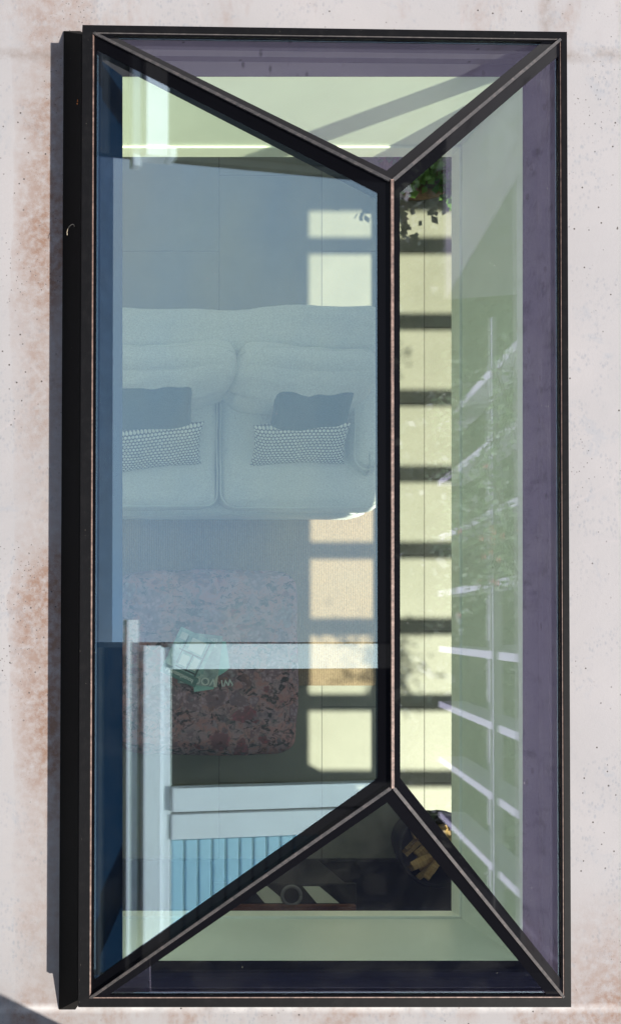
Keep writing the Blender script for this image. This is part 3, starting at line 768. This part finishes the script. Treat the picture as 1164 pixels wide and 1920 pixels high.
# ------------------------------------------------------------------ sofa
sofa = thing('sofa', 'large pale grey two cushion sofa standing on the stone floor against the rug', 'sofa', (.95, 1.1, ZF))
F = ZF
def up(name, *a, parent=sofa, m='sofa', **k):
    return link_bm(name, soft_box(*a, **k), m, parent, True)
up('base', -.02, 1.84, .60, 1.60, F+.10, F+.30, r=.05, n=18, lump=.004)
def backshape(p, u):
    # top of the back dips and swells along its length
    s_ = .009*math.sin(p.x*5.1+.8) + .005*math.sin(p.x*11)
    p = p.copy(); p.y += s_*(1 if u.y > 0 else .6); p.z += .02*math.sin(p.x*4+1)*max(0, u.z); return p
up('backrest', -.04, 1.80, 1.38, 1.64, F+.14, F+.78, r=.10, n=30, lump=.008, shape=backshape)
def armshape(p, u):
    p = p.copy()
    if u.y < -.2: p.x += .05*((-u.y-.2)/.8)**2*(1 if u.x < 0 else 0)
    return p
up('armrest', 1.65, 1.83, .80, 1.42, F+.14, F+.585, r=.115, n=22, lump=.006, shape=armshape)
up('armrest', -.10, .14, .80, 1.42, F+.14, F+.585, r=.115, n=18, lump=.006)
up('seat_cushion', .15, .968, .635, 1.42, F+.30, F+.455, r=.055, n=30, puff=(.004, .01, .02), lump=.007)
up('seat_cushion', .996, 1.875, .625, 1.42, F+.30, F+.46, r=.075, n=30, puff=(.0, .012, .022), lump=.009)
def rot_about(cx, cy, cz, rx, ry=0, rz=0):
    T = Matrix.Translation((cx, cy, cz))
    return T @ Matrix.Rotation(R(rz), 4, 'Z') @ Matrix.Rotation(R(ry), 4, 'Y') @ Matrix.Rotation(R(rx), 4, 'X')
# back cushions: slabs leaning on the backrest
def backc(cx, wd, rz, cy=1.30, tilt=-18, hh=.215, zc=F+.61, sag=.012):
    def shp(p, u):
        p = p.copy()
        p.z -= .045*abs(u.x)**5*(1 if u.z > 0 else 0)           # slumped top corners
        p.y += .035*(u.x**2)*(1 if u.y < 0 else 0)*(.4+.6*(u.z < 0))
        p.z -= sag*math.sin(u.x*4+1)
        return p
    return soft_box(-wd/2, wd/2, -.10, .10, -hh, hh, r=.085, n=44, puff=(.0, .055, .03), lump=.017, lscale=4.5, shape=shp, xf=rot_about(cx, cy, zc, tilt, 0, rz))
link_bm('back_cushion', backc(.59, .90, 2), 'sofa', sofa, True)
link_bm('back_cushion', backc(1.375, .76, -3, 1.275, -24), 'sofa', sofa, True)
from mathutils.bvhtree import BVHTree
def seam(o, pts):
    bv = BVHTree.FromPolygons([v.co for v in o.data.vertices], [p.vertices for p in o.data.polygons]); out = []
    for a, b in zip(pts, pts[1:]):
        m_ = max(1, int(math.dist(a, b)/.03))
        for k in range(m_):
            q = Vector((a[0]+(b[0]-a[0])*k/m_, a[1]+(b[1]-a[1])*k/m_, 0)); q += noise.noise_vector(q*9)*.006
            h_ = bv.ray_cast(Vector((q.x, q.y, 0)), Vector((0, 0, -1)))
            if h_[0] is not None: out.append(h_[0]+Vector((0, 0, .0005)))
    if len(out) > 2:
        bm = BM(); tube(bm, out, .0032, 6); link_bm('seam', bm, 'sofa_pipe', o, True)
bc = [o for o in C.objects if o.name.startswith('back_cushion')]
seam(bc[0], [(.16, 1.415), (.5, 1.40), (.85, 1.415), (1.0, 1.40)])
seam(bc[1], [(1.04, 1.20), (1.06, 1.33), (1.14, 1.40), (1.4, 1.395), (1.76, 1.38)])
# piping along the seams
def pipe(pts, r_=.0045, parent=sofa):
    bm = BM(); tube(bm, pts, r_, 6); return link_bm('piping', bm, 'sofa_pipe', parent, True)
def loop_pts(x0, x1, y0, y1, z, r_, wob=.004, n=8):
    pts = []
    for cx, cy, a0 in ((x1-r_, y1-r_, 0), (x0+r_, y1-r_, 90), (x0+r_, y0+r_, 180), (x1-r_, y0+r_, 270)):
        for k in range(n+1):
            a = R(a0+90*k/n); pts.append((cx+r_*math.cos(a), cy+r_*math.sin(a), z))
    pts.append(pts[0]); out = []
    for i in range(len(pts)-1):
        a, b = Vector(pts[i]), Vector(pts[i+1]); m_ = max(1, int((b-a).length/.04))
        for k in range(m_):
            p = a.lerp(b, k/m_); p += noise.noise_vector(p*7)*wob; out.append(p)
    out.append(out[0]); return out
pipe(loop_pts(.150, .972, .642, 1.41, F+.437, .06))
pipe(loop_pts(.990, 1.868, .634, 1.41, F+.437, .09))
pipe(loop_pts(.03, 1.83, .612, 1.5, F+.292, .07), .004)
pipe(loop_pts(1.675, 1.815, .82, 1.38, F+.578, .07, .003), .004)

# scatter cushions
def pillow(name, label, m, cx, cy, cz, wd, hg, th, rx, ry, rz, group, n=40):
    bm = BM(); uvl = bm.loops.layers.uv.new('UVMap')
    X = rot_about(cx, cy, cz, rx, ry, rz)
    rows = {}
    for s_ in (1, -1):
        for i in range(n+1):
            for j in range(n+1):
                u = -1+2*i/n; v = -1+2*j/n
                if s_ == -1 and (i in (0, n) or j in (0, n)): rows[s_, i, j] = rows[1, i, j]; continue
                px_ = u*wd/2*(1-.06*(1-v*v)*abs(u)**2.0); py_ = v*hg/2*(1-.09*(1-u*u)*abs(v)**2.0)
                pz_ = s_*th/2*((1-u**4)*(1-v**4))**.55
                p = Vector((px_, py_, pz_)); p += noise.noise_vector(p*8+Vector((cx, cy, 0)))*.008*(1-max(abs(u), abs(v))**6)
                p.z += .02*u*u*1.0
                vv = bm.verts.new(X @ p); rows[s_, i, j] = vv
    for s_ in (1, -1):
        for i in range(n):
            for j in range(n):
                ij = [(i, j), (i+1, j), (i+1, j+1), (i, j+1)]
                f = bm.faces.new([rows[s_, a, b] for a, b in (ij if s_ == 1 else ij[::-1])])
                for lp, (a, b) in zip(f.loops, ij if s_ == 1 else ij[::-1]): lp[uvl].uv = (a/n, b/n)
    o = link_bm(name, bm, m, None, True); return tag(o, label, 'cushion', group)
pillow('scatter_cushion', 'plain slate teal cushion leaning behind the knitted cushion at the left of the sofa', 'teal', .60, 1.125, F+.645, .42, .34, .12, 30, 0, 3, 'plain teal cushions on the sofa')
pillow('scatter_cushion', 'plain slate teal cushion leaning behind the knitted cushion on the right sofa seat', 'teal', 1.42, 1.11, F+.64, .42, .32, .12, 30, 0, -3, 'plain teal cushions on the sofa')
pillow('bobble_cushion', 'grey and white bobble knit cushion on the left sofa seat', 'bobble', .625, .945, F+.555, .50, .27, .11, 44, 3, 7, 'bobble knit cushions on the sofa')
pillow('bobble_cushion', 'grey and white bobble knit cushion on the right sofa seat, nearer the armrest', 'bobble', 1.385, .965, F+.555, .50, .26, .11, 44, -4, 1, 'bobble knit cushions on the sofa')

# ------------------------------------------------------------------ rug, pouf, magazines
bm = BM(); box(bm, -.4, 2.04, -.357, .85, ZF+.002, ZF+.012); bevel(bm, .003, 1)
tag(link_bm('rug', bm, 'rug'), 'brown ribbed sisal rug lying between the sofa and the floral ottoman', 'rug')
ot = thing('ottoman', 'square upholstered ottoman in faded floral print with magazines on top', 'ottoman', (.93, -.21, ZF))
def qshape(p, u):
    p = p.copy()
    if u.z > 0: p.z += .008*math.cos(p.x*19)*math.cos((p.y)*19)
    return p
link_bm('seat_pad', soft_box(.445, 1.418, -.705, .285, F+.14, F+.43, r=.085, n=40, puff=(.02, .02, .02), lump=.01, lscale=5, shape=qshape), 'floral', ot, True)
for x in (.54, 1.32):
    for y in (-.6, .18): boxo('leg', 'brown_wood', (x-.025, x+.025, y-.025, y+.025, F+.013, F+.16), ot, .004)

def mat_cover(name, stops, scale, rot=0.0):
    n = N(name); uv = n.coord('UV')
    f = n.noise(n.mapping(uv, (1, 1.4, 1), (0, 0, rot)), scale, 3, 0.55, 0.4)
    return n.base(n.ramp(f, stops), 0.35)
M['cover_a'] = mat_cover('teal_interior_cover', [(0.35, (0.16, 0.30, 0.30)), (0.5, (0.36, 0.55, 0.54)), (0.65, (0.62, 0.76, 0.74))], 4)
M['cover_b'] = mat_cover('grey_portrait_cover', [(0.35, (0.22, 0.29, 0.31)), (0.55, (0.42, 0.52, 0.53)), (0.7, (0.66, 0.76, 0.76))], 3)
M['cover_c'] = mat_cover('pale_turquoise_cover', [(0.4, (0.32, 0.66, 0.64)), (0.6, (0.45, 0.75, 0.72))], 2)
M['ink_white'] = simple('white_print', (0.80, 0.85, 0.84), 0.4, 0.02)
M['ink_dark'] = simple('dark_print', (0.05, 0.08, 0.085), 0.4, 0.1)
M['band_teal'] = simple('teal_cover_band', (0.10, 0.22, 0.21), 0.4, 0.1, 20)
M['paper'] = simple('paper_pages', (0.7, 0.7, 0.66), 0.8, 0.05)
def text_mesh(name, s_, size, m, parent, X, sx=1.0):
    cu = bpy.data.curves.new('t', 'FONT'); cu.body = s_; cu.size = size; cu.extrude = .0004; cu.offset = .0007; cu.align_x = 'CENTER'; cu.align_y = 'CENTER'
    o = bpy.data.objects.new('t', cu); C.objects.link(o)
    bpy.context.view_layer.update()
    me = bpy.data.meshes.new_from_object(o.evaluated_get(bpy.context.evaluated_depsgraph_get()))
    bpy.data.objects.remove(o); bpy.data.curves.remove(cu)
    me.transform(X @ Matrix.Diagonal((sx, 1, 1, 1)))
    me.materials.clear(); me.materials.append(M[m])
    r_ = bpy.data.objects.new(name, me); C.objects.link(r_); r_.parent = parent
    bpy.context.view_layer.update(); r_.matrix_parent_inverse = parent.matrix_world.inverted()
    return r_
def magazine(label, corners, z, m, tilt=0.0):
    """corners: title-edge-left (as seen reading), ... given as picture-plane world points TL TR BR BL of the cover"""
    TL, TR, BR, BL = [Vector((c.x, c.y, z)) for c in corners]
    cx = (TL+TR+BR+BL)/4
    ux = ((TR-TL)+(BR-BL)).normalized(); uy = ((TL-BL)+(TR-BR)).normalized(); uy = (uy-ux*uy.dot(ux)).normalized()
    wd = ((TR-TL).length+(BR-BL).length)/2; hg = ((TL-BL).length+(TR-BR).length)/2
    X = Matrix(((ux.x, uy.x, 0, cx.x), (ux.y, uy.y, 0, cx.y), (0, 0, 1, z), (0, 0, 0, 1)))
    t_ = thing('magazine', label, 'magazine', (cx.x, cx.y, z), 'magazines on the ottoman')
    bm = BM(); uvl = bm.loops.layers.uv.new('UVMap')
    nx, ny = 6, 8; g_ = {}
    for i in range(nx+1):
        for j in range(ny+1):
            u = i/nx; v = j/ny; zz = .0055+.004*math.sin(u*2.6)+.002*math.sin(v*5)
            g_[i, j] = bm.verts.new(X @ Vector(((u-.5)*wd, (v-.5)*hg, zz)))
    for i in range(nx):
        for j in range(ny):
            f = bm.faces.new((g_[i, j], g_[i+1, j], g_[i+1, j+1], g_[i, j+1]))
            for lp, (a, b) in zip(f.loops, ((i, j), (i+1, j), (i+1, j+1), (i, j+1))): lp[uvl].uv = (a/nx, b/ny)
    link_bm('cover', bm, m, t_)
    bm = BM(); box(bm, -wd/2+.001, wd/2-.001, -hg/2+.001, hg/2-.001, 0, .0045)
    for v in bm.verts: v.co = X @ v.co
    link_bm('pages', bm, 'paper', t_)
    return t_, X, wd, hg
ZM = F+.447; DM = CAMZ-ZM
P_ = lambda x, y: px(x, y, DM-.02)
# reading direction is upside down in the picture: the title edge is the lower one
tC, XC, wC, hC = magazine('pale turquoise magazine, lowest and farthest right of the three on the ottoman', [P_(437, 1287), P_(365, 1298), P_(352, 1206), P_(424, 1196)], ZM, 'cover_c')
text_mesh('lettering', 'WI', .05, 'ink_white', tC, XC @ Matrix.Translation((-wC*.36, hC*.40, .0135)))
tB, XB, wB, hB = magazine('grey magazine with large serif masthead, middle one of the three on the ottoman', [P_(408, 1289), P_(334, 1281), P_(344, 1184), P_(417, 1193)], ZM+.012, 'cover_b')
text_mesh('lettering', 'VOGUE', .058, 'ink_white', tB, XB @ Matrix.Translation((0, hB*.40, .0135)), 1.0)
text_mesh('lettering', 'THE\nEDIT', .026, 'ink_white', tB, XB @ Matrix.Translation((wB*-.25, -hB*.36, .0135)))
bm = BM(); box(bm, -wB*.12, wB*.25, -hB*.3, hB*.28, .0122, .0128)
for v in bm.verts: v.co = XB @ v.co
link_bm('cover_picture', bm, 'cover_a', tB)
tA, XA, wA, hA = magazine('teal homes magazine with a house picture, topmost on the ottoman', [P_(368, 1290), P_(302, 1260), P_(337, 1173), P_(400, 1204)], ZM+.024, 'cover_a')
bm = BM(); box(bm, -.5*wA, .5*wA, .30*hA, .5*hA, .0118, .0124)
for v in bm.verts: v.co = XA @ v.co
link_bm('cover_band', bm, 'band_teal', tA)
text_mesh('lettering', 'housebeautiful', .032, 'ink_white', tA, XA @ Matrix.Translation((0, hA*.40, .0135)), .86)
bm = BM()
for x0, x1, y0, y1 in ((-.40, -.36, -.45, .3), (-.12, -.08, -.1, .28), (.20, .22, -.4, .2), (-.36, .2, .24, .27), (-.36, .3, -.10, -.07)):
    box(bm, x0*wA, x1*wA, y0*hA, y1*hA, .0122, .0132)
for v in bm.verts: v.co = XA @ v.co
link_bm('cover_picture', bm, 'ink_dark', tA)
bm = BM()
for x0, x1, y0, y1 in ((-.33, -.16, -.05, .20), (-.05, .16, -.02, .2), (.24, .42, -.42, -.28), (-.3, .1, -.40, -.14)):
    box(bm, x0*wA, x1*wA, y0*hA, y1*hA, .0120, .0127)
for v in bm.verts: v.co = XA @ v.co
link_bm('cover_window', bm, 'ink_white', tA)

# ------------------------------------------------------------------ hearth end of the room
bm = BM(); box(bm, .1, 2.5, Y0+.002, -1.37, ZF+.002, ZF+.05); bevel(bm, .004, 1)
tag(link_bm('hearth', bm, 'hearth'), 'black slate hearth slab across the dark end of the room', 'hearth')
st = thing('stove', 'black iron stove with a round flue collar on the slate hearth', 'stove', (1.3, -1.6, ZF+.05))
boxo('body', 'bench', (.98, 1.60, -1.82, -1.335, ZF+.16, ZF+.72), st, .02)
boxo('top_plate', 'bench', (.90, 1.63, -1.85, -1.325, ZF+.722, ZF+.745), st, .006)
bm = BM(); tube(bm, [(1.295+.048*math.cos(a*.2618), -1.385+.048*math.sin(a*.2618), ZF+.757) for a in range(25)], .009, 8); link_bm('flue_collar', bm, 'metal_edge', st, True)
for x in (1.1, 1.57):
    for y in (-1.78, -1.42): boxo('leg', 'bench', (x-.02, x+.02, y-.02, y+.02, ZF+.052, ZF+.165), st)
for i, (x, lb) in enumerate(((1.09, 'pale slanted strip on the stove, left of the flue collar'), (1.355, 'pale slanted strip on the stove, right of the flue collar'))):
    bm = BM(); z = ZF+.746
    qd = ((x, -1.34), (x+.085, -1.34), (x+.185, -1.424), (x+.07, -1.424))  # pale slanted outline on the stove top
    hexa(bm, [(a_, b_, z) for a_, b_ in qd], [(a_, b_, z+.008) for a_, b_ in qd])
    tag(link_bm('pale_strip', bm, 'pale_strip_mat'), lb, 'tile')
bm = BM(); box(bm, .91, 1.62, -1.475, -1.428, ZF+.746, ZF+.775); bevel(bm, .006)
tag(link_bm('wooden_batten', bm, 'brown_wood'), 'long dark brown oak batten lying across the stove top', 'batten')
lbk = thing('log_basket', 'round black wire log basket heaped with split logs', 'basket', (2.22, -1.36, ZF+.05))
BX, BY = 2.20, -1.24
bm = BM(); lathe(bm, [(.15, ZF+.052), (.19, ZF+.2), (.205, ZF+.33), (.195, ZF+.33), (.18, ZF+.2), (.14, ZF+.075)], BX, BY, 32); link_bm('bowl', bm, 'bench', lbk, True)
bm = BM(); tube(bm, [(BX+.205*math.cos(a*.1963), BY+.205*math.sin(a*.1963), ZF+.34) for a in range(33)], .012, 8); link_bm('rim', bm, 'bench', lbk, True)
def log_mesh(L, r_):
    bm = BM(); seg = 5; rings = []
    for zz in (-L/2, -L/6, L/6, L/2):
        rings.append([bm.verts.new((r_*(1 if k != 0 else .25)*math.cos(k*1.0-.9)*random.uniform(.9, 1.1), r_*(1 if k != 0 else .25)*math.sin(k*1.0-.9)*random.uniform(.9, 1.1), zz)) for k in range(seg)])
    for a, b in zip(rings, rings[1:]):
        for k in range(seg): bm.faces.new((a[k], a[(k+1) % seg], b[(k+1) % seg], b[k]))
    bm.faces.new(rings[0][::-1]); bm.faces.new(rings[-1])
    bmesh.ops.recalc_face_normals(bm, faces=bm.faces)
    me = bpy.data.meshes.new('log'); bm.to_mesh(me); bm.free(); me.materials.append(M['log']); return me
lms = [log_mesh(.20, .024), log_mesh(.17, .030), log_mesh(.18, .021)]
for k in range(22):
    o = bpy.data.objects.new('log', lms[k % 3]); C.objects.link(o)
    a = random.uniform(0, 6.28); rr = .10*math.sqrt(random.random())
    o.location = (BX+rr*math.cos(a), BY+rr*math.sin(a), ZF+.17+.013*k)
    o.rotation_euler = (R(90+random.uniform(-14, 14)), R(random.uniform(0, 360)), R(random.uniform(95, 150)))
    tag(o, 'split log heaped in the round black basket', 'log', 'split logs in the basket')

# potted plant in the corner by the doors
pp = thing('potted_plant', 'green leafy plant in a brown wicker basket by the garden doors', 'plant', (2.24, 2.42, ZF))
bm = BM(); lathe(bm, [(.20, ZF+.001), (.27, ZF+.2), (.29, ZF+.34), (.27, ZF+.345), (.25, ZF+.29), (.02, ZF+.29)], 2.20, 2.68, 30); link_bm('basket', bm, 'wicker', pp, True)
bm = BM(); cl = []
for k in range(22):
    a = random.uniform(0, 6.28); L = random.uniform(.25, .5); pts = []
    for s_ in range(6):
        q = s_/5; pts.append((2.24+math.cos(a)*L*.8*q, 2.62+math.sin(a)*L*.8*q-.05*q, ZF+.30+.45*q-.35*q*q*L*2))
    tube(bm, pts, .005, 5); cl += pts[2:]
link_bm('stem', bm, 'bark', pp, True)
bm = BM(); leaves(bm, cl, .05, 1500, (.03, .03, .03), .5); link_bm('foliage', bm, 'leaf', pp)
